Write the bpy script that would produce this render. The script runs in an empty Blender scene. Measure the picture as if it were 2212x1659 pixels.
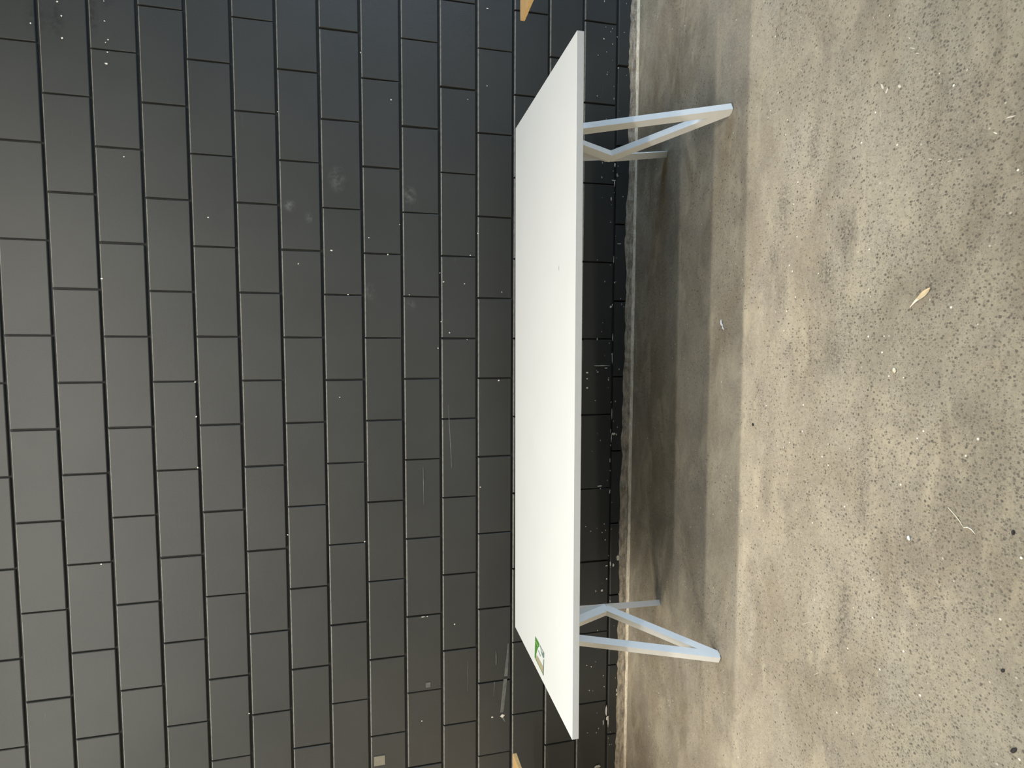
import bpy, bmesh, math, random
from mathutils import Vector, Matrix

random.seed(7)
S = bpy.context.scene
COL = S.collection

# ------------------------------------------------------------------ camera
FOC = 1220.95          # focal length in pixels of the 2212 px wide frame
ROT = ((0.997531, -0.070141, -0.003471),
       (0.069013, 0.969941, 0.233350),
       (-0.013001, -0.233013, 0.972387))      # columns: right, forward, up of the level view
right = Vector((ROT[0][0], ROT[1][0], ROT[2][0]))
fwd = Vector((ROT[0][1], ROT[1][1], ROT[2][1]))
up = Vector((ROT[0][2], ROT[1][2], ROT[2][2]))
cam_d = bpy.data.cameras.new('camera')
cam = bpy.data.objects.new('camera', cam_d)
COL.objects.link(cam)
cam_d.sensor_fit = 'HORIZONTAL'
cam_d.sensor_width = 36.0
cam_d.lens = FOC / 2212.0 * 36.0
cam_d.clip_start = 0.02
# the phone was held on its side: picture-right is "down", picture-up is "right"
cx_, cy_, cz_ = -up, right, -fwd
M = Matrix(((cx_.x, cy_.x, cz_.x), (cx_.y, cy_.y, cz_.y), (cx_.z, cy_.z, cz_.z))).to_4x4()
M.translation = Vector((0.17133, -2.79885, 1.33468))
cam.matrix_world = M
S.camera = cam

# ------------------------------------------------------------------ world, lamps, exposure
S.view_settings.view_transform = 'Standard'
S.view_settings.look = 'None'
S.view_settings.gamma = 1.0
S.view_settings.use_curve_mapping = False
S.view_settings.exposure = 0.0

W = bpy.data.worlds.new('world')
S.world = W
W.use_nodes = True
bg = W.node_tree.nodes['Background']
bg.inputs['Color'].default_value = (0.86, 0.93, 1.0, 1)
bg.inputs['Strength'].default_value = 0.035


def area(name, loc, target, sx, sy, power, col):
    d = bpy.data.lights.new(name, 'AREA')
    d.shape = 'RECTANGLE'
    d.size, d.size_y = sx, sy
    d.energy = power
    d.color = col
    o = bpy.data.objects.new(name, d)
    COL.objects.link(o)
    o.location = loc
    z = (Vector(loc) - Vector(target)).normalized()
    x = Vector((1, 0, 0)) if abs(z.x) < 0.9 else Vector((0, 1, 0))
    y = z.cross(x).normalized()
    x = y.cross(z).normalized()
    m = Matrix((x, y, z)).transposed().to_4x4()
    m.translation = Vector(loc)
    o.matrix_world = m
    return o


# three long rows of ceiling tubes, parallel to the wall; each row throws to both sides
LZ = 3.5
LX, LL = -1.05, 4.6
for nm, y, pw, col in (('near', -1.40, 107, (1.0, 0.955, 0.86)),
                       ('middle', -2.31, 83, (1.0, 0.955, 0.86)),
                       ('far', -3.40, 92, (0.97, 0.97, 0.96))):
    for side in (-1, 1):
        area('tube_row_' + nm, (LX, y, LZ), (LX, y + side, LZ - 1), LL, 0.10, pw * 0.62, col)
# bluish daylight from the right: an added area light, its opening unseen
area('right_daylight', (7.5, -1.5, 1.2), (0.0, -0.8, 0.4), 2.4, 2.2, 640, (0.50, 0.73, 1.0))
# warm area light from the left, its source out of view
area('left_warm_light', (-7.0, -1.55, 1.25), (0.0, -0.8, 0.4), 1.8, 1.6, 175, (1.0, 0.88, 0.66))


# ------------------------------------------------------------------ helpers
def nmat(name):
    m = bpy.data.materials.new(name)
    m.use_nodes = True
    nt = m.node_tree
    b = nt.nodes['Principled BSDF']
    return m, nt, b


class N:
    """small node-building helper"""
    def __init__(self, nt):
        self.nt = nt

    def node(self, t, **kw):
        n = self.nt.nodes.new(t)
        for k, v in kw.items():
            setattr(n, k, v)
        return n

    def link(self, a, b):
        self.nt.links.new(a, b)

    def coord(self, which='Object'):
        return self.node('ShaderNodeTexCoord').outputs[which]

    def mapping(self, vec, scale=(1, 1, 1), loc=(0, 0, 0), rot=(0, 0, 0)):
        n = self.node('ShaderNodeMapping')
        n.inputs['Scale'].default_value = scale
        n.inputs['Location'].default_value = loc
        n.inputs['Rotation'].default_value = rot
        self.link(vec, n.inputs['Vector'])
        return n.outputs[0]

    def noise(self, vec, scale, detail=4, rough=0.55, dist=0.0):
        n = self.node('ShaderNodeTexNoise')
        n.inputs['Scale'].default_value = scale
        n.inputs['Detail'].default_value = detail
        n.inputs['Roughness'].default_value = rough
        n.inputs['Distortion'].default_value = dist
        self.link(vec, n.inputs['Vector'])
        return n.outputs['Fac']

    def voro(self, vec, scale, rand=1.0):
        n = self.node('ShaderNodeTexVoronoi')
        n.inputs['Scale'].default_value = scale
        n.inputs['Randomness'].default_value = rand
        self.link(vec, n.inputs['Vector'])
        return n

    def ramp(self, fac, a, b, va=0.0, vb=1.0):
        n = self.node('ShaderNodeMapRange')
        n.inputs['From Min'].default_value = a
        n.inputs['From Max'].default_value = b
        n.inputs['To Min'].default_value = va
        n.inputs['To Max'].default_value = vb
        self.link(fac, n.inputs['Value'])
        return n.outputs[0]

    def math(self, op, a, b=None):
        n = self.node('ShaderNodeMath', operation=op)
        for i, v in enumerate((a, b)):
            if v is None:
                continue
            if isinstance(v, (int, float)):
                n.inputs[i].default_value = v
            else:
                self.link(v, n.inputs[i])
        return n.outputs[0]

    def mix(self, fac, a, b, blend='MIX'):
        n = self.node('ShaderNodeMix', data_type='RGBA', blend_type=blend)
        for sock, v in ((n.inputs[0], fac), (n.inputs[6], a), (n.inputs[7], b)):
            if isinstance(v, (int, float)):
                sock.default_value = v
            elif isinstance(v, tuple):
                sock.default_value = v if len(v) == 4 else v + (1,)
            else:
                self.link(v, sock)
        return n.outputs[2]

    def bump(self, h, strength, dist, b):
        n = self.node('ShaderNodeBump')
        n.inputs['Strength'].default_value = strength
        n.inputs['Distance'].default_value = dist
        self.link(h, n.inputs['Height'])
        self.link(n.outputs[0], b.inputs['Normal'])


def obj(name, me, mat=None, parent=None):
    if isinstance(me, bmesh.types.BMesh):
        bm = me
        bmesh.ops.recalc_face_normals(bm, faces=bm.faces)
        me = bpy.data.meshes.new(name)
        bm.to_mesh(me)
        bm.free()
    o = bpy.data.objects.new(name, me)
    COL.objects.link(o)
    if mat and not me.materials:
        for m in (mat if isinstance(mat, (list, tuple)) else [mat]):
            me.materials.append(m)
    if parent:
        o.parent = parent
    return o


def thing(name, label, cat, loc=(0, 0, 0), rz=0.0):
    o = bpy.data.objects.new(name, None)
    COL.objects.link(o)
    o.location = loc
    o.rotation_euler = (0, 0, rz)
    o['label'] = label
    o['category'] = cat
    return o


def box(bm, x0, x1, y0, y1, z0, z1, bev=0.0, seg=1):
    vs = [bm.verts.new((x, y, z)) for x in (x0, x1) for y in (y0, y1) for z in (z0, z1)]
    idx = ((0, 1, 3, 2), (4, 6, 7, 5), (0, 4, 5, 1), (2, 3, 7, 6), (0, 2, 6, 4), (1, 5, 7, 3))
    fs = [bm.faces.new([vs[i] for i in f]) for f in idx]
    if bev:
        es = list({e for f in fs for e in f.edges})
        bmesh.ops.bevel(bm, geom=es, offset=bev, segments=seg, affect='EDGES', profile=0.5)
    return fs


# ------------------------------------------------------------------ materials
def ell(k, pos, cx, cy, rx, ry, rot=0.0):
    """soft elliptical mask on the floor plane (a stain with its own outline)"""
    v = k.mapping(pos, (1, 1, 0), (-cx, -cy, 0))
    v = k.mapping(v, (1 / rx, 1 / ry, 0), (0, 0, 0), (0, 0, rot))
    l = k.node('ShaderNodeVectorMath', operation='LENGTH')
    k.link(v, l.inputs[0])
    return k.ramp(l.outputs['Value'], 1.0, 0.2, 0, 1)


def mat_block():
    m, nt, b = nmat('black_wall_paint')
    k = N(nt)
    oi = k.node('ShaderNodeObjectInfo')
    geo = k.node('ShaderNodeNewGeometry')
    pos = geo.outputs['Position']
    n1 = k.noise(pos, 2.2, 3)
    n2 = k.noise(pos, 190, 2, 0.6)
    n3 = k.noise(pos, 14, 4)
    base = k.mix(k.ramp(n1, 0.35, 0.65), (0.0245, 0.0252, 0.0222), (0.032, 0.0328, 0.0288))
    base = k.mix(k.ramp(oi.outputs['Random'], 0, 1, 0, 0.15), base, (0.022, 0.0225, 0.0205))
    base = k.mix(k.ramp(n2, 0.3, 0.75, 0, 0.35), base, (0.042, 0.042, 0.038))
    # faint dusty rub marks running along the courses
    sv = k.mapping(pos, (3.5, 1, 60))
    rub = k.ramp(k.noise(sv, 1.6, 3), 0.66, 0.82, 0, 0.22)
    base = k.mix(k.math('MULTIPLY', rub, k.ramp(n3, 0.45, 0.65)), base, (0.16, 0.16, 0.15))
    # pinhole chips, more of them near the floor
    sep = k.node('ShaderNodeSeparateXYZ')
    k.link(pos, sep.inputs[0])
    low = k.ramp(sep.outputs['Z'], 0.0, 0.9, 1.0, 0.12)
    v = k.voro(pos, 26)
    chip = k.math('LESS_THAN', v.outputs['Distance'], k.math('MULTIPLY', k.ramp(k.noise(pos, 9, 2), 0.60, 0.78, 0, 0.16), low))
    base = k.mix(chip, base, (0.42, 0.41, 0.37))
    # a few old marks: damp-looking dark patches high on the right, chalky rubs lower down
    xz = k.node('ShaderNodeCombineXYZ')
    k.link(sep.outputs['X'], xz.inputs[0])
    k.link(sep.outputs['Z'], xz.inputs[1])
    for (x, z, rx, rz, col, amt) in ((1.50, 2.67, .075, .05, (0.009, 0.009, 0.008), .9), (1.49, 2.60, .09, .035, (0.009, 0.009, 0.008), .9),
                                     (1.53, 2.47, .11, .030, (0.009, 0.009, 0.008), .9), (1.63, 2.42, .08, .05, (0.009, 0.009, 0.008), .7),
                                     (0.80, 1.71, .030, .03, (0.16, 0.16, 0.15), .7), (0.75, 1.63, .03, .02, (0.13, 0.13, 0.12), .6),
                                     (0.93, 1.50, .07, .05, (0.12, 0.12, 0.11), .5), (0.88, 1.17, .05, .04, (0.15, 0.15, 0.14), .6),
                                     (0.42, 1.36, .05, .03, (0.12, 0.12, 0.11), .5), (0.36, 1.17, .03, .03, (0.13, 0.13, 0.12), .5)):
        e = ell(k, xz.outputs[0], x, z, rx, rz)
        e = k.math('MULTIPLY', e, k.ramp(k.noise(pos, 38, 5, 0.7), 0.42, 0.62, 0.0, amt))
        base = k.mix(e, base, col)
    k.link(base, b.inputs['Base Color'])
    b.inputs['Roughness'].default_value = 0.60
    b.inputs['Specular IOR Level'].default_value = 0.46
    k.bump(k.math('ADD', k.math('MULTIPLY', n2, 0.5), n3), 0.16, 0.004, b)
    return m


def mat_joint():
    m, nt, b = nmat('black_joint')
    k = N(nt)
    pos = k.coord('Object')
    n = k.noise(pos, 60, 3)
    k.link(k.mix(n, (0.010, 0.010, 0.009), (0.022, 0.022, 0.020)), b.inputs['Base Color'])
    b.inputs['Roughness'].default_value = 0.8
    k.bump(n, 0.4, 0.003, b)
    return m


def mat_floor():
    m, nt, b = nmat('worn_concrete')
    k = N(nt)
    pos = k.coord('Object')
    sep = k.node('ShaderNodeSeparateXYZ')
    k.link(pos, sep.inputs[0])
    big = k.noise(pos, 1.7, 4, 0.6, 0.4)
    mid = k.noise(pos, 7.0, 5, 0.62, 0.3)
    fine = k.noise(pos, 70, 4, 0.65)
    grit = k.noise(pos, 260, 2, 0.7)
    base = k.mix(k.ramp(big, 0.32, 0.66), (0.375, 0.320, 0.245), (0.495, 0.440, 0.348))
    base = k.mix(k.ramp(mid, 0.40, 0.72, 0, 0.55), base, (0.55, 0.475, 0.345))
    base = k.mix(k.ramp(mid, 0.45, 0.25, 0, 0.45), base, (0.285, 0.258, 0.216))
    base = k.mix(k.ramp(fine, 0.35, 0.7, 0, 0.40), base, (0.235, 0.212, 0.172))
    base = k.mix(k.ramp(grit, 0.52, 0.80, 0, 0.50), base, (0.57, 0.53, 0.44))
    # scuffs and tyre rubs
    ms = None
    for (x, y, rx, ry, r) in ((0.63, -1.13, .13, .05, .3), (0.47, -1.09, .12, .04, -.1), (0.39, -1.335, .10, .045, .2),
                              (0.15, -1.37, .12, .05, .0), (0.33, -1.14, .10, .035, .5), (0.50, -1.405, .12, .05, .4),
                              (0.80, -1.26, .13, .035, .7), (-0.62, -1.45, .2, .03, -.5), (-0.2, -1.5, .2, .03, -.35)):
        e = ell(k, pos, x, y, rx, ry, r)
        ms = e if ms is None else k.math('MAXIMUM', ms, e)
    ms = k.math('MULTIPLY', ms, k.ramp(k.noise(pos, 110, 4, 0.75), 0.44, 0.60, 0.05, 0.75))
    base = k.mix(ms, base, (0.13, 0.118, 0.098))
    # ground surface: sand grains, light and dark
    for sc, share, col, amt in ((330, 0.42, (0.155, 0.138, 0.110), 0.62), (290, 0.30, (0.56, 0.52, 0.42), 0.55),
                                (190, 0.24, (0.125, 0.112, 0.092), 0.60), (170, 0.10, (0.62, 0.58, 0.47), 0.6)):
        vg = k.voro(pos, sc)
        vc = k.node('ShaderNodeSeparateColor')
        k.link(vg.outputs['Color'], vc.inputs[0])
        dg = k.math('MULTIPLY', k.ramp(vg.outputs['Distance'], 0.45, 0.25, 0, 1), k.math('LESS_THAN', vc.outputs[0], share))
        base = k.mix(k.math('MULTIPLY', dg, k.ramp(vc.outputs[1], 0, 1, amt * 0.3, amt)), base, col)
    # greyer worn open floor, with the light's falloff towards the camera painted in
    wear_falloff = k.math('ADD', k.ramp(sep.outputs['Y'], -1.0, -1.9, 0.0, 1.0), k.ramp(k.noise(pos, 1.3, 4), 0.35, 0.7, -0.25, 0.25))
    wear_falloff.node.use_clamp = True
    # browner and darker towards the foot of the wall, and drifts of rubbed-in dirt
    foot_tint = k.math('MULTIPLY', k.ramp(sep.outputs['Y'], -0.85, -0.15, 0.0, 1.0), k.ramp(k.noise(k.mapping(pos, (1.2, 3.5, 1)), 2.2, 5, 0.6, 0.5), 0.32, 0.68, 0.1, 0.95))
    base = k.mix(k.math('MULTIPLY', foot_tint, 0.75), base, k.mix(1.0, base, (0.52, 0.47, 0.39), 'MULTIPLY'))
    drift = k.ramp(k.noise(k.mapping(pos, (1.0, 2.4, 1), (0, 0, 0), (0, 0, 0.45)), 1.5, 6, 0.62, 0.8), 0.44, 0.66, 0, 0.75)
    base = k.mix(drift, base, k.mix(1.0, base, (0.66, 0.63, 0.585), 'MULTIPLY'))
    bleach = k.ramp(k.noise(k.mapping(pos, (1.3, 3.0, 1), (3.1, 1.7, 0), (0, 0, 0.3)), 2.6, 6, 0.66, 0.6), 0.52, 0.70, 0, 0.55)
    base = k.mix(bleach, base, (0.60, 0.525, 0.385))
    base = k.mix(wear_falloff, base, k.mix(1.0, base, (0.64, 0.655, 0.64), 'MULTIPLY'))
    # exposed dark aggregate, more worn towards the middle of the hall
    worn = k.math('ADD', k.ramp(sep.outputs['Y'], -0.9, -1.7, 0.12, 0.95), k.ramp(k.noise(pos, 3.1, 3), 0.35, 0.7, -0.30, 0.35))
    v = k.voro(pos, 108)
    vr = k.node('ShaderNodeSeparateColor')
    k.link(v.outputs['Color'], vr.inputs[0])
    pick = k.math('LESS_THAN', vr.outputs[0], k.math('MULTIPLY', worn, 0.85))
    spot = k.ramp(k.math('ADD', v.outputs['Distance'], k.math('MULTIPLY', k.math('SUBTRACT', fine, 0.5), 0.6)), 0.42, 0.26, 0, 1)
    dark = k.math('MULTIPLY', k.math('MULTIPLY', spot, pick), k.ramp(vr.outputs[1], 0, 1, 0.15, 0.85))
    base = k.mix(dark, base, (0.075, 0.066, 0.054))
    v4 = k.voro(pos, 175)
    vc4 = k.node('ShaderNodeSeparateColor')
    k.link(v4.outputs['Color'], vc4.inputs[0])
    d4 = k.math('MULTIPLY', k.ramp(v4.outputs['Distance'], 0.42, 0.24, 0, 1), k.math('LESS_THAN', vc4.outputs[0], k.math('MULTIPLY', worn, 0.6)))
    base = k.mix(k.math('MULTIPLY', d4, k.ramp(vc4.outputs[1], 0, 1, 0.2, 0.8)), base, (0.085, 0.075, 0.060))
    # pale pebbles and chips
    v2 = k.voro(pos, 46)
    vr2 = k.node('ShaderNodeSeparateColor')
    k.link(v2.outputs['Color'], vr2.inputs[0])
    pick2 = k.math('LESS_THAN', vr2.outputs[0], 0.14)
    sp2 = k.math('MULTIPLY', k.ramp(v2.outputs['Distance'], 0.15, 0.10, 0, 1), pick2)
    base = k.mix(k.math('MULTIPLY', sp2, k.ramp(vr2.outputs[2], 0, 1, 0.35, 1.0)), base, (0.80, 0.76, 0.64))
    k.link(base, b.inputs['Base Color'])
    b.inputs['Roughness'].default_value = 0.62
    b.inputs['Specular IOR Level'].default_value = 0.3
    k.bump(k.math('ADD', fine, k.math('MULTIPLY', grit, 0.4)), 0.35, 0.004, b)
    return m


def mat_plain(name, col, rough=0.5, var=0.06, scale=30, spec=0.4, bump=0.05):
    m, nt, b = nmat(name)
    k = N(nt)
    pos = k.coord('Object')
    n = k.noise(pos, scale, 4)
    lo = tuple(c * (1 - var) for c in col)
    hi = tuple(min(1, c * (1 + var)) for c in col)
    k.link(k.mix(k.ramp(n, 0.3, 0.7), lo, hi), b.inputs['Base Color'])
    b.inputs['Roughness'].default_value = rough
    b.inputs['Specular IOR Level'].default_value = spec
    if bump:
        k.bump(n, bump, 0.002, b)
    return m


def mat_wood(name, a, c, scale=1.0):
    m, nt, b = nmat(name)
    k = N(nt)
    pos = k.coord('Object')
    v = k.mapping(pos, (2.0 * scale, 26 * scale, 26 * scale))
    n = k.noise(v, 2.0, 6, 0.6, 0.6)
    n2 = k.noise(k.mapping(pos, (6, 160, 160)), 1.0, 3)
    base = k.mix(k.ramp(n, 0.3, 0.7), a, c)
    base = k.mix(k.ramp(n2, 0.5, 0.8, 0, 0.3), base, tuple(x * 0.75 for x in a))
    k.link(base, b.inputs['Base Color'])
    b.inputs['Roughness'].default_value = 0.45
    return m


def mat_strip(name, col, dark, scale):
    m, nt, b = nmat(name)
    k = N(nt)
    pos = k.coord('Object')
    n = k.noise(k.mapping(pos, (1, 1, 4)), scale, 5, 0.7)
    n2 = k.noise(pos, 140, 3, 0.7)
    base = k.mix(k.ramp(n, 0.38, 0.62), col, dark)
    base = k.mix(k.ramp(n2, 0.5, 0.8, 0, 0.5), base, tuple(min(1, c * 1.5) for c in col))
    k.link(base, b.inputs['Base Color'])
    b.inputs['Roughness'].default_value = 0.9
    k.bump(n2, 0.6, 0.004, b)
    return m


M_block = mat_block()
M_joint = mat_joint()
M_arris = mat_plain('lit_arris', (0.17, 0.165, 0.145), 0.85, 0.3, 45, 0.2, 0.1)  # overhead light on the upper arris, painted in as a paler colour
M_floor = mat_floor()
M_white = mat_plain('white_laminate', (0.685, 0.695, 0.68), 0.42, 0.012, 6, 0.4, 0.0)
M_edge = mat_plain('white_edge_band', (0.66, 0.67, 0.66), 0.45, 0.02, 40, 0.4, 0.02)
M_leg = mat_plain('white_painted_timber', (0.86, 0.855, 0.825), 0.42, 0.02, 22, 0.4, 0.04)
M_ply = mat_wood('honey_timber', (0.58, 0.36, 0.14), (0.72, 0.47, 0.21))
M_steel = mat_plain('black_steel', (0.02, 0.02, 0.02), 0.45)
M_chip = mat_plain('bare_mortar_fleck', (0.66, 0.62, 0.54), 0.85, 0.15, 90, 0.2, 0.2)
M_smear = mat_plain('grey_smear', (0.120, 0.118, 0.108), 0.8, 0.25, 40, 0.2, 0.0)
M_tape = mat_plain('beige_tape', (0.20, 0.185, 0.14), 0.6, 0.1, 60, 0.3, 0.0)
M_mortar = mat_strip('pale_mortar', (0.84, 0.75, 0.58), (0.60, 0.50, 0.36), 26)
M_bare = mat_strip('bare_block_band', (0.52, 0.44, 0.33), (0.20, 0.17, 0.13), 14)

# ------------------------------------------------------------------ setting: floor, wall, base strips
bm = bmesh.new()
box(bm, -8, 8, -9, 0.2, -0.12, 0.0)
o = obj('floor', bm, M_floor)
o['kind'] = 'structure'

MOD, ROW = 0.4, 0.18258           # block length and course height, with joints
Z0 = 3.1 * 0.9129 + 0.022         # top bed joint of course 0
JB, JP = 0.0125, 0.0075           # bed joint, perpend

wall = None
bm = bmesh.new()
box(bm, -8, 8, 0.0135, 0.2, -0.1, Z0 + 4 * ROW)
wall = obj('wall_back', bm, M_joint)
wall['kind'] = 'structure'


def block_mesh(w, h, name='block', lightened=True):
    """one block: flat face with crisp chamfered arrises, open at the back"""
    d = 0.05
    ct, cs = 0.0050, 0.0018       # wider upper arris, tighter sides
    x, z = w / 2, h / 2
    f = [(-x + cs, 0, -z + cs), (x - cs, 0, -z + cs), (x - cs, 0, z - ct), (-x + cs, 0, z - ct)]
    g = [(-x, cs, -z), (x, cs, -z), (x, ct * 0.9, z), (-x, ct * 0.9, z)]
    r = [(-x, d, -z), (x, d, -z), (x, d, z), (-x, d, z)]
    me = bpy.data.meshes.new(name)
    fs = [(0, 1, 2, 3)]
    for a, c in ((0, 4), (4, 8)):
        for i in range(4):
            j = (i + 1) % 4
            fs.append((a + i, c + i, c + j, a + j))
    me.from_pydata(f + g + r, [], fs)
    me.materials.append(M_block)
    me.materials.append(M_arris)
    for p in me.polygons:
        if p.normal.z > 0.3 and lightened:
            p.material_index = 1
    me.update()
    return me


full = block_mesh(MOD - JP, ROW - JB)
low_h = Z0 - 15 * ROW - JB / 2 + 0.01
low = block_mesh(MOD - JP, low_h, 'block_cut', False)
stuff = bmesh.new()
for c in range(-3, 16):
    zt = Z0 - c * ROW
    off = 0.0 if c % 2 == 0 else MOD / 2
    for i in range(-22, 23):
        x = 1.4 + i * MOD + MOD / 2 + off
        if c == 15:
            me, zc = low, (zt - JB / 2) - low_h / 2
        else:
            me, zc = full, zt - ROW / 2
        xr = x + random.uniform(-.0015, .0015)
        yr = random.uniform(-.0012, .0012)
        zr = zc + random.uniform(-.0008, .0008)
        if abs(x) < 2.95 and c >= -2:
            b_ = bpy.data.objects.new('block', me)
            COL.objects.link(b_)
            b_.parent = wall
            b_.location = (xr, yr, zr)
            b_.rotation_euler = (random.uniform(-.0012, .0012), random.uniform(-.0012, .0012), random.uniform(-.0015, .0015))
        elif abs(x) < 7.9:
            n0 = len(stuff.verts)
            vv = [stuff.verts.new((v.co.x + xr, v.co.y + yr, v.co.z + zr)) for v in me.vertices]
            for p in me.polygons:
                stuff.faces.new([vv[i2] for i2 in p.vertices]).material_index = p.material_index
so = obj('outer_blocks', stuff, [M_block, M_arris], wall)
so['kind'] = 'stuff'


def ragged_strip(name, mat, y_in, y_out, top, amp, x0=-8, x1=8, step=0.025, bottom=0.0, slope=0.4):
    """rough strip along the foot of the wall, its upper edge broken"""
    bm = bmesh.new()
    n = int((x1 - x0) / step)
    prev = None
    a = 0.0
    for i in range(n + 1):
        x = x0 + i * step
        a = 0.8 * a + random.uniform(-amp, amp)
        t = max(0.006, top(x) + a)
        yo = y_out + random.uniform(-0.0012, 0.0012)
        row = [bm.verts.new((x, y_in, t)), bm.verts.new((x, yo * slope + y_in * (1 - slope), t)),
               bm.verts.new((x, yo, bottom + 0.001)), bm.verts.new((x, yo, bottom - 0.005)), bm.verts.new((x, y_in, bottom - 0.005))]
        if prev:
            for q in range(4):
                bm.faces.new((prev[q], prev[q + 1], row[q + 1], row[q]))
        prev = row
    bmesh.ops.recalc_face_normals(bm, faces=bm.faces)
    return obj(name, bm, mat)


t1 = ragged_strip('trim_1', M_bare, 0.012, -0.004, lambda x: 0.050 - 0.004 * x, 0.0045, slope=1.0)
t1['kind'] = 'structure'
t2 = ragged_strip('trim_2', M_mortar, 0.012, -0.017, lambda x: 0.011, 0.0022, slope=0.75)
t2['kind'] = 'structure'


# chips, smears and tape on the painted wall face (flat marks that lie on it)
def fleck(bm, x, z, rx, rz, n=7, y=-0.0022, rot=0.0):
    vs = []
    for i in range(n):
        a = 2 * math.pi * i / n
        r = random.uniform(0.65, 1.15)
        dx, dz = rx * r * math.cos(a), rz * r * math.sin(a)
        vs.append(bm.verts.new((x + dx * math.cos(rot) - dz * math.sin(rot), y, z + dx * math.sin(rot) + dz * math.cos(rot))))
    c = bm.verts.new((x, y - 0.0006, z))
    for i in range(n):
        bm.faces.new((vs[i], vs[(i + 1) % n], c))


DOTS = [(1.471, 2.689), (1.569, 2.59), (1.514, 2.578), (1.426, 2.579), (1.595, 2.421), (1.515, 2.422), (1.429, 2.422),
        (1.441, 2.412), (1.39, 2.416), (1.343, 2.423), (0.965, 2.372), (0.446, 2.477), (-0.003, 2.127), (1.211, 1.751),
        (0.728, 2.051), (1.511, 1.386), (1.314, 1.251), (1.352, 0.888), (1.786, 0.791), (1.425, 0.793), (0.671, 1.361),
        (0.605, 1.531), (0.74, 1.218), (0.517, 1.027), (0.469, 0.906), (0.433, 0.717), (-0.012, 0.732), (-0.083, 1.506),
        (-0.556, 0.828), (-1.755, 1.132), (-1.263, 0.961), (-0.16, 2.128), (-0.393, 2.13), (-0.806, 2.531), (-0.733, 1.753),
        (-1.589, 1.946), (-0.795, 1.401), (0.227, 0.981), (0.193, 0.893), (0.151, 1.038), (0.281, 1.022), (0.596, 1.274),
        (0.403, 1.46), (0.408, 1.175), (0.608, 0.876), (0.475, 1.009), (0.717, 0.839), (0.538, 1.679), (1.721, 0.189),
        (1.739, 0.116), (-0.843, 0.159), (-0.803, 0.253), (-1.579, 0.237), (-1.591, 0.21), (0.498, 0.11), (0.808, 0.136)]
BIG = [(-1.794, 0.709, .009, .012), (-1.793, 0.764, .004, .006), (-1.206, 1.121, .002, .012), (-1.206, 1.10, .002, .004), (0.06, 0.174, .0025, .046),
       (0.047, 0.150, .003, .010), (0.027, 0.197, .0035, .006), (0.38, 0.120, .006, .003), (0.385, 0.066, .007, .002),
       (-0.306, 0.101, .007, .012), (-0.29, 0.118, .012, .002), (-0.31, 0.085, .005, .003), (-0.587, 0.177, .004, .016), (0.699, 0.087, .003, .013), (0.37, 0.129, .007, .007),
       (0.024, 0.256, .005, .006), (-0.008, 0.256, .0035, .005), (-0.057, 0.255, .005, .006), (-1.166, 0.154, .007, .007),
       (-1.103, 0.128, .006, .005), (-1.03, 0.090, .010, .007), (0.927, 0.136, .010, .004), (1.022, 0.124, .003, .014),
       (-1.927, 0.106, .03, .004), (-1.857, 0.119, .03, .006), (-1.90, 0.112, .014, .009), (-1.921, 0.135, .02, .003), (-0.993, 0.062, .018, .010),
       (-1.614, 0.045, .012, .008), (-1.746, 0.054, .014, .008), (-2.174, 0.166, .01, .02), (-1.772, 0.057, .008, .005),
       (-1.02, 0.108, .014, .004), (-1.03, 0.13, .004, .008), (-0.45, 0.12, .012, .0025), (-0.62, 0.118, .012, .003),
       (1.15, 0.115, .02, .003), (1.10, 0.118, .012, .005), (1.005, 0.118, .018, .003), (0.10, 0.116, .03, .0022), (0.21, 0.115, .022, .0022),
       (-0.20, 0.113, .03, .002), (-0.33, 0.114, .03, .0025), (0.62, 0.116, .02, .002), (1.05, 0.104, .012, .003), (-1.30, 0.118, .012, .003)]
bm = bmesh.new()
for x, z in DOTS:
    r = random.uniform(.0022, .0042)
    fleck(bm, x, z, r, r * random.uniform(0.8, 1.5))
for x, z, rx, rz in BIG:
    fleck(bm, x, z, rx, rz, 11)
for i in range(110):                      # scatter along the lowest courses
    x, z = random.uniform(-2.4, 2.2), random.choice((0.115, 0.12, 0.16, 0.075, 0.2, 0.105)) + random.uniform(-.03, .03)
    r = random.uniform(.0012, .0030)
    fleck(bm, x, z, r * random.uniform(.8, 2.4), r, 6)
f = obj('paint_flecks', bm, M_chip, wall)
f['kind'] = 'stuff'

bm = bmesh.new()


def quadstrip(bm, pts, y=-0.0016):
    prev = None
    for x, z, w in pts:
        row = (bm.verts.new((x, y, z - w)), bm.verts.new((x, y, z + w)))
        if prev:
            bm.faces.new((prev[0], row[0], row[1], prev[1]))
        prev = row


quadstrip(bm, [(-1.40, 0.678, .003), (-1.47, .682, .006), (-1.53, .687, .009), (-1.578, .690, .010)])
quadstrip(bm, [(-1.592, .693, .010), (-1.68, .702, .010), (-1.775, .712, .009)])
quadstrip(bm, [(-1.805, .706, .006), (-1.83, .695, .002)])
quadstrip(bm, [(-0.13, .988, .0008), (-0.24, .984, .002), (-0.33, .978, .0022), (-0.45, .973, .0008)])
quadstrip(bm, [(-0.44, 1.115, .0012), (-0.52, 1.114, .002), (-0.63, 1.113, .0006)])
quadstrip(bm, [(-1.43, .744, .0008), (-1.47, .743, .003), (-1.51, .743, .0015)])
quadstrip(bm, [(-1.6, .752, .002), (-1.68, .756, .0008)])
quadstrip(bm, [(-1.47, .894, .0006), (-1.55, .894, .0012), (-1.63, .894, .0006)])
f = obj('paint_smears', bm, M_smear, wall)
f['kind'] = 'stuff'
bm = bmesh.new()
box(bm, -1.957, -1.908, -0.0022, 0.004, 1.318, 1.372)
obj('tape_patch', bm, M_tape, wall)
bm = bmesh.new()
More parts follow.
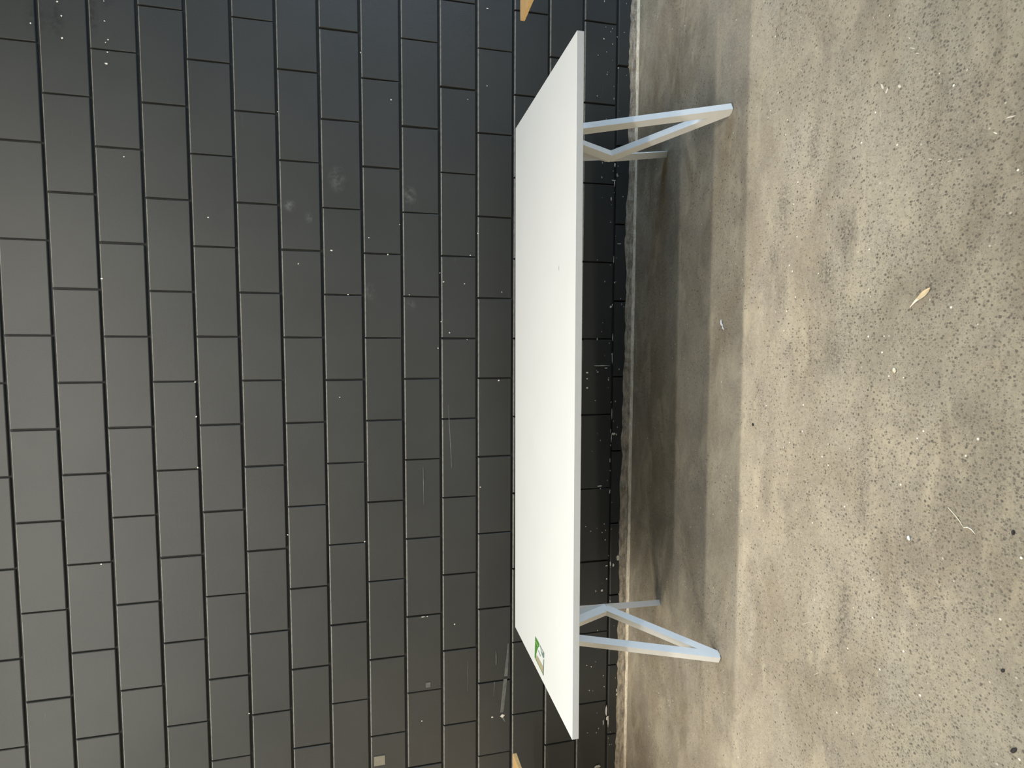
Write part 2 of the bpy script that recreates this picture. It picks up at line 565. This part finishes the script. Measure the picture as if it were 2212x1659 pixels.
box(bm, -1.581, -1.556, -0.0022, 0.004, 1.086, 1.110)
obj('tape_patch', bm, M_smear, wall)

# pale scrape marks scratched into the floor on the right
bm = bmesh.new()
for x, y, l, w, a in ((0.867, -1.500, .020, .006, 0.5), (0.850, -1.515, .016, .007, -0.4), (0.845, -1.553, .013, .007, 0.8), (0.805, -1.497, .044, .0016, 0.15),
                      (0.925, -1.585, .020, .0022, 1.0), (0.905, -1.600, .014, .0016, 1.1), (0.955, -1.575, .010, .0016, 0.6),
                      (0.630, -1.650, .016, .0018, 1.2), (0.622, -1.675, .010, .0016, 1.4), (0.610, -1.700, .012, .0016, 1.5), (0.606, -1.725, .012, .0014, 1.5),
                      (0.663, -1.830, .022, .0030, 1.5), (0.640, -1.800, .012, .0030, 0.9), (1.05, -1.19, .028, .0012, 0.9),
                      (-0.72, -1.31, .05, .0010, 2.2), (-0.86, -1.36, .04, .0010, 2.3), (-0.30, -1.52, .02, .0012, 1.9)):
    d, n = Vector((math.cos(a), math.sin(a), 0)), Vector((-math.sin(a), math.cos(a), 0))
    p = Vector((x, y, 0.0006))
    q = [p - d * l * .5, p - d * l * .2 + n * w * .5, p + d * l * .25 + n * w * .35, p + d * l * .5, p + d * l * .2 - n * w * .5, p - d * l * .3 - n * w * .4]
    bm.faces.new([bm.verts.new(v) for v in q])
M_scr = mat_plain('pale_scrape', (0.66, 0.62, 0.52), 0.8, 0.15, 120, 0.2, 0.0)
o = obj('scrape_marks', bm, M_scr, bpy.data.objects['floor'])
o['kind'] = 'stuff'

# ------------------------------------------------------------------ the white table
TH, TT = 0.6954, 0.0245           # top height and thickness
TW, TD = 2.364, 0.822
ROTZ = 0.0125
tab = thing('table', 'long white table on angular white legs in front of the black block wall', 'table', (-0.0115, -0.617, 0), ROTZ)
bm = bmesh.new()
box(bm, -TW / 2, TW / 2, -TD / 2, TD / 2, TH - TT, TH, 0.0012, 2)
bm.normal_update()
for fa in bm.faces:
    fa.material_index = 0 if abs(fa.normal.z) > 0.9 else 1
top = obj('tabletop', bm, [M_white, M_edge], tab)


def bar(bm, a, c, n, w, t):
    """flat bar from a to c; w is its width in the leg's plane, t its thickness along n"""
    a, c, n = Vector(a), Vector(c), Vector(n).normalized()
    d = (c - a).normalized()
    s = n.cross(d).normalized() * (w / 2)
    n = d.cross(s.normalized()).normalized() * (t / 2)
    A = [bm.verts.new(a + i * s + j * n) for i, j in ((-1, -1), (1, -1), (1, 1), (-1, 1))]
    B = [bm.verts.new(c + i * s + j * n) for i, j in ((-1, -1), (1, -1), (1, 1), (-1, 1))]
    bm.faces.new(A[::-1])
    bm.faces.new(B)
    for i in range(4):
        j = (i + 1) % 4
        bm.faces.new((A[i], A[j], B[j], B[i]))


def plate(bm, pts, n, t):
    """closed outline extruded symmetrically along n"""
    n = Vector(n).normalized() * (t / 2)
    A = [bm.verts.new(Vector(p) - n) for p in pts]
    B = [bm.verts.new(Vector(p) + n) for p in pts]
    bm.faces.new(A[::-1])
    bm.faces.new(B)
    for i in range(len(pts)):
        j = (i + 1) % len(pts)
        bm.faces.new((A[i], A[j], B[j], B[i]))


BW, BT = 0.034, 0.026
B0 = 0.034


def leg_mesh(sx, sy):
    """V-shaped leg: outer bar foot-to-rail, inner bar foot-to-knee, bent back up from the knee to the rail"""
    fy = -0.255 if sy < 0 else 0.255
    F = Vector((1.080 * sx, B0 + fy, 0.0))
    O = Vector((0.980 * sx - (0.018 if sy > 0 else 0.0), B0 + fy * 0.50, TH - TT))
    K = Vector((0.952 * sx, B0 + sy * BT * 0.5, 0.392))
    U = Vector((1.002 * sx, B0 + sy * 0.062, TH - TT))
    n = (O - F).cross(K - F).normalized()
    u1 = (O - F).normalized()
    u2 = (K - F).normalized()
    bm = bmesh.new()
    h = BW / 2
    s1 = n.cross(u1).normalized()
    if s1.dot(K - F) > 0:
        s1 = -s1                       # outward side of the outer bar
    s2 = n.cross(u2).normalized()
    if s2.dot(O - F) > 0:
        s2 = -s2                       # outward side of the inner bar
    # crotch: where the two inside edges meet
    half = math.acos(max(-1, min(1, u1.dot(u2)))) / 2
    bis = (u1 + u2).normalized()
    V = F + bis * (h / math.sin(half)) * 0.98
    plate(bm, [F + s1 * h + u1 * 0.004, O + s1 * h, O - s1 * h, V, K - s2 * h, K + s2 * h,
               F + s2 * h + u2 * 0.012, F + s2 * h * 0.2 + bis * 0.0], n, BT)
    # knee back up to the rail
    n2 = (U - K).cross(Vector((0, 1, 0)) * sy).normalized()
    w2 = (U - K).normalized()
    q = n.cross(w2).normalized()
    nn = n - w2 * n.dot(w2)
    bar(bm, K - w2 * 0.006, U, nn, BW, BT)
    # clip whatever dips below the floor
    for v in bm.verts:
        if v.co.z < 0.0:
            v.co.z = 0.0
        if v.co.z > TH - TT - 0.006:
            v.co.z = TH - TT
    return bm


for sx in (-1, 1):
    for sy in (-1, 1):
        obj('leg', leg_mesh(sx, sy), M_leg, tab)
    bm = bmesh.new()
    x0, x1 = sorted((0.962 * sx, 1.022 * sx))
    box(bm, x0, x1, B0 - 0.17, B0 + 0.17, TH - TT - 0.006, TH - TT, 0.001)
    obj('mounting_plate', bm, M_leg, tab)

# printed label stuck on the left end of the top
M_pg = mat_plain('print_green', (0.065, 0.225, 0.035), 0.35, 0.05, 30, 0.4, 0)
M_pl = mat_plain('print_light_green', (0.30, 0.55, 0.16), 0.35, 0.05, 30, 0.4, 0)
M_pw = mat_plain('print_white', (0.70, 0.72, 0.71), 0.35, 0.01, 30, 0.4, 0)
M_pt = mat_plain('print_teal_grey', (0.16, 0.24, 0.21), 0.35, 0.05, 30, 0.4, 0)
M_pb = mat_plain('print_sand', (0.50, 0.43, 0.27), 0.35, 0.05, 30, 0.4, 0)
M_po = mat_plain('print_rust', (0.42, 0.20, 0.09), 0.35, 0.05, 30, 0.4, 0)
bm = bmesh.new()
# label frame: u runs to the right 0..1, v runs from far edge (0) to near edge (1)
LO = Vector((-1.157, -0.569))
SU, SV = Vector((0.098, -0.008)), Vector((-0.003, -0.133))
LZ0 = 0.0


def lab(u, v, lift):
    p = LO + SU * u + SV * v - Vector((-0.0115, -0.617))
    c, s = math.cos(-ROTZ), math.sin(-ROTZ)
    return (p.x * c - p.y * s, p.x * s + p.y * c, TH + 0.0004 + lift)


def poly(pts, mi, lift):
    fa = bm.faces.new([bm.verts.new(lab(u, v, lift)) for u, v in pts])
    fa.material_index = mi


poly([(0, 0), (1, 0), (1, 1), (0, 1)], 2, 0)
poly([(0, 0), (1, 0), (1, .44), (.86, .45), (.72, .33), (.62, .30), (.45, .22), (.22, .16), (.0, .14)], 0, .00015)
poly([(.80, .06), (.84, .06), (.80, .34), (.74, .30)], 1, .0003)
poly([(1, .47), (1, .99), (.80, .99), (.70, .90), (.74, .74), (.86, .60), (.95, .50)], 3, .00015)
for a, c in ((.60, .62), (.70, .72), (.78, .80)):
    poly([(.97, a), (.97, c + .03), (.88, c + .06), (.86, a + .03)], 2, .0003)
poly([(.60, .36), (.66, .40), (.60, .66), (.54, .62)], 3, .00015)
poly([(.02, .15), (.28, .20), (.33, .96), (.02, .96)], 4, .00015)
for i, vv in enumerate((.22, .32, .42, .52, .62, .72, .82, .90)):
    poly([(.06, vv), (.27, vv + .015), (.27, vv + .045), (.06, vv + .03)], 5 if i % 2 else 3, .0003)
poly([(0, .14), (.05, .14), (.05, 1), (0, 1)], 0, .0003)
poly([(.30, .30), (.325, .30), (.345, .96), (.32, .96)], 3, .0003)
poly([(0, .93), (.70, .93), (.70, 1), (0, 1)], 3, .0003)
obj('printed_sticker', bm, [M_pg, M_pl, M_pw, M_pt, M_pb, M_po], top)
# small scratch and dust mark on the laminate
bm = bmesh.new()
for (x, y, rx, ry) in ((0.44, -0.855, .009, .0018),):
    p = Vector((x, y)) - Vector((-0.0115, -0.617))
    vs = [bm.verts.new((p.x + rx * math.cos(i * math.pi / 3), p.y + ry * math.sin(i * math.pi / 3), TH + 0.0003)) for i in range(6)]
    bm.faces.new(vs)
obj('scuff_mark', bm, M_pt, top)


# ------------------------------------------------------------------ the two timber tables at the ends
def timber_table(label, corner, rz, sgn):
    """corner = back corner next to the white table; the table runs away from it along sgn * x"""
    t = thing('timber_table', label, 'table', (corner[0], corner[1], 0), rz)
    L, D, Hh, th = 1.8, 0.8, 0.695, 0.016
    bm = bmesh.new()
    r = 0.018
    x0, x1 = (0, L) if sgn > 0 else (-L, 0)
    pts = []
    for cx, cy, a0 in ((x1 - r, -r, 0), (x0 + r, -r, 90), (x0 + r, -D + r, 180), (x1 - r, -D + r, 270)):
        for q in range(6):
            a = math.radians(a0 + q * 18)
            pts.append((cx + r * math.cos(a), cy + r * math.sin(a)))
    A = [bm.verts.new((x, y, Hh - th)) for x, y in pts]
    B = [bm.verts.new((x, y, Hh)) for x, y in pts]
    bm.faces.new(A[::-1])
    bm.faces.new(B)
    for i in range(len(pts)):
        j = (i + 1) % len(pts)
        bm.faces.new((A[i], A[j], B[j], B[i]))
    obj('tabletop', bm, M_ply, t)
    bm = bmesh.new()
    for y in (-0.14, -D + 0.14):
        box(bm, sgn * 0.45 if sgn > 0 else -(L - 0.25), (L - 0.25) if sgn > 0 else -0.45, y - 0.02, y + 0.02, Hh - th - 0.04, Hh - th, 0.002)
    obj('under_frame', bm, M_steel, t)
    for x in (0.50, L - 0.30):
        for y in (-0.14, -D + 0.14):
            bm = bmesh.new()
            box(bm, sgn * x - 0.02, sgn * x + 0.02, y - 0.02, y + 0.02, 0, Hh - th - 0.04, 0.002)
            obj('leg', bm, M_steel, t)
    return t


timber_table('honey timber tabletop, rounded corner just showing past the right end of the white table', (1.592, -0.271), 0.035, 1)
timber_table('honey timber tabletop, rounded corner just showing past the left end of the white table', (-1.866, -0.180), 0.03, -1)


# ------------------------------------------------------------------ litter on the floor
def tag(o, label, cat, group=None):
    o['label'] = label
    o['category'] = cat
    if group:
        o['group'] = group
    return o


M_leaf = mat_plain('dry_leaf', (0.60, 0.49, 0.31), 0.6, 0.12, 60, 0.3, 0.1)
M_leafp = mat_plain('pale_leaf_stem', (0.78, 0.70, 0.58), 0.6, 0.06, 60, 0.3, 0)
M_paper = mat_plain('white_paper', (0.84, 0.87, 0.90), 0.6, 0.03, 60, 0.3, 0)
M_straw = mat_plain('dry_straw', (0.66, 0.58, 0.42), 0.7, 0.1, 60, 0.2, 0)
M_pel = mat_plain('dark_grit', (0.030, 0.026, 0.026), 0.7, 0.2, 90, 0.3, 0.3)
M_peb = mat_plain('pale_pebble', (0.68, 0.62, 0.46), 0.7, 0.12, 90, 0.3, 0.3)


def blade(bm, spine, widths, heights, thick=0.0008, fold=0.002):
    """thin curled leaf blade with a folded midrib"""
    rows = []
    for i, (x, y) in enumerate(spine):
        a = Vector(spine[max(0, i - 1)])
        c = Vector(spine[min(len(spine) - 1, i + 1)])
        d = (c - a).normalized()
        s = Vector((-d.y, d.x)) * widths[i]
        h = heights[i]
        rows.append([Vector((x + s.x, y + s.y, h + fold)), Vector((x, y, h)), Vector((x - s.x, y - s.y, h + fold))])
    T = [[bm.verts.new(v + Vector((0, 0, thick))) for v in r] for r in rows]
    Bt = [[bm.verts.new(v) for v in r] for r in rows]
    for i in range(len(rows) - 1):
        for j in range(2):
            bm.faces.new((T[i][j], T[i][j + 1], T[i + 1][j + 1], T[i + 1][j]))
            bm.faces.new((Bt[i][j + 1], Bt[i][j], Bt[i + 1][j], Bt[i + 1][j + 1]))
        bm.faces.new((T[i][0], T[i + 1][0], Bt[i + 1][0], Bt[i][0]))
        bm.faces.new((T[i][2], Bt[i][2], Bt[i + 1][2], T[i + 1][2]))
    bm.faces.new((T[0][0], Bt[0][0], Bt[0][1], T[0][1]))
    bm.faces.new((T[0][1], Bt[0][1], Bt[0][2], T[0][2]))
    bm.faces.new((T[-1][0], T[-1][1], Bt[-1][1], Bt[-1][0]))
    bm.faces.new((T[-1][1], T[-1][2], Bt[-1][2], Bt[-1][1]))


lf = thing('dry_leaf', 'curled dry tan leaf lying on the open concrete in front of the table', 'leaf', (0.293, -1.645, 0))
bm = bmesh.new()
blade(bm, [(-.006, .006), (.002, -.002), (.009, -.011), (.015, -.020), (.020, -.028)], [.0032, .0062, .0068, .0050, .0016], [.0025, .001, .001, .002, .005], fold=.0022)
obj('blade', bm, M_leaf, lf)
bm = bmesh.new()
blade(bm, [(-.024, .028), (-.018, .021), (-.011, .013), (-.004, .005)], [.0008, .0016, .0026, .0036], [.0002, .0015, .003, .003], fold=.0012)
obj('stalk', bm, M_leafp, lf)

sc = thing('paper_scrap', 'small torn white paper scrap on the floor in the shadow of the table', 'scrap', (0.252, -0.808, 0))
bm = bmesh.new()
blade(bm, [(.020, .009), (.012, .006), (.003, .002), (-.004, -.002)], [.002, .005, .0056, .004], [.001, .003, .004, .001], .0006, .001)
blade(bm, [(-.005, -.003), (-.012, -.007), (-.020, -.010)], [.002, .0035, .003], [.001, .003, .001], .0006, .001)
obj('folded_paper', bm, M_paper, sc)


def tube(bm, pts, r, seg=6):
    rings = []
    for i, p in enumerate(pts):
        p = Vector(p)
        a, c = Vector(pts[max(0, i - 1)]), Vector(pts[min(len(pts) - 1, i + 1)])
        d = (c - a).normalized()
        s = d.cross(Vector((0, 0, 1))).normalized()
        u = s.cross(d)
        rr = r if 0 < i < len(pts) - 1 else r * 0.5
        rings.append([bm.verts.new(p + (s * math.cos(2 * math.pi * k / seg) + u * math.sin(2 * math.pi * k / seg)) * rr) for k in range(seg)])
    for A, B in zip(rings, rings[1:]):
        for k in range(seg):
            bm.faces.new((A[k], A[(k + 1) % seg], B[(k + 1) % seg], B[k]))
    bm.faces.new(rings[0][::-1])
    bm.faces.new(rings[-1])


bm = bmesh.new()
tube(bm, [(.016, .021, .0012), (.010, .013, .0016), (.001, .001, .0018), (-.010, -.010, .0016), (-.022, -.019, .0012)], .0012)
o = tag(obj('straw', bm, M_straw), 'thin curved tan straw lying on the bare concrete, near the camera', 'straw')
o.location = (-0.232, -1.765, 0)
bm = bmesh.new()
tube(bm, [(.002, .014, .0012), (.006, .004, .0016), (.004, -.005, .0018), (-.004, -.014, .0012)], .0013)
o = tag(obj('wood_shaving', bm, M_leafp), 'small pale curl of shaving on the concrete beside the straw', 'shaving')
o.location = (-0.256, -1.797, 0)


def pebble(name, mat, x, y, rx, ry, rz, ang, label, cat):
    bm = bmesh.new()
    bmesh.ops.create_icosphere(bm, subdivisions=2, radius=1.0)
    for v in bm.verts:
        k = 1 + random.uniform(-.12, .12)
        v.co = Vector((v.co.x * rx * k, v.co.y * ry * k, (v.co.z * k + 0.75) * rz))
        if v.co.z < 0:
            v.co.z = 0
    o = tag(obj(name, bm, mat), label, cat)
    o.location = (x, y, 0)
    o.rotation_euler = (0, 0, ang)
    return o


pebble('seed', M_pel, -0.703, -1.919, .0095, .0042, .003, -0.5, 'long black seed on the concrete, nearest of all to the lower right corner', 'seed')
pebble('seed', M_pel, -0.542, -1.887, .0052, .0034, .0025, -0.5, 'small black seed by the near left edge, beside the larger black one', 'seed')
pebble('seed', M_pel, -0.231, -1.889, .0058, .0032, .0025, 0.1, 'black seed on the concrete a hand from the pale shaving', 'seed')
pebble('grit', M_pel, -0.118, -1.014, .0055, .0040, .003, 0.2, 'dark crumb of grit just in front of the table shadow', 'grit')
pebble('pebble', M_peb, 0.106, -1.582, .0070, .0048, .003, 0.6, 'tan pebble set in the concrete to the left of the dry leaf', 'pebble')
pebble('stone_chip', M_paper, -0.325, -1.648, .0060, .0035, .003, 0.3, 'white stone chip on the concrete, left of the straw', 'chip')
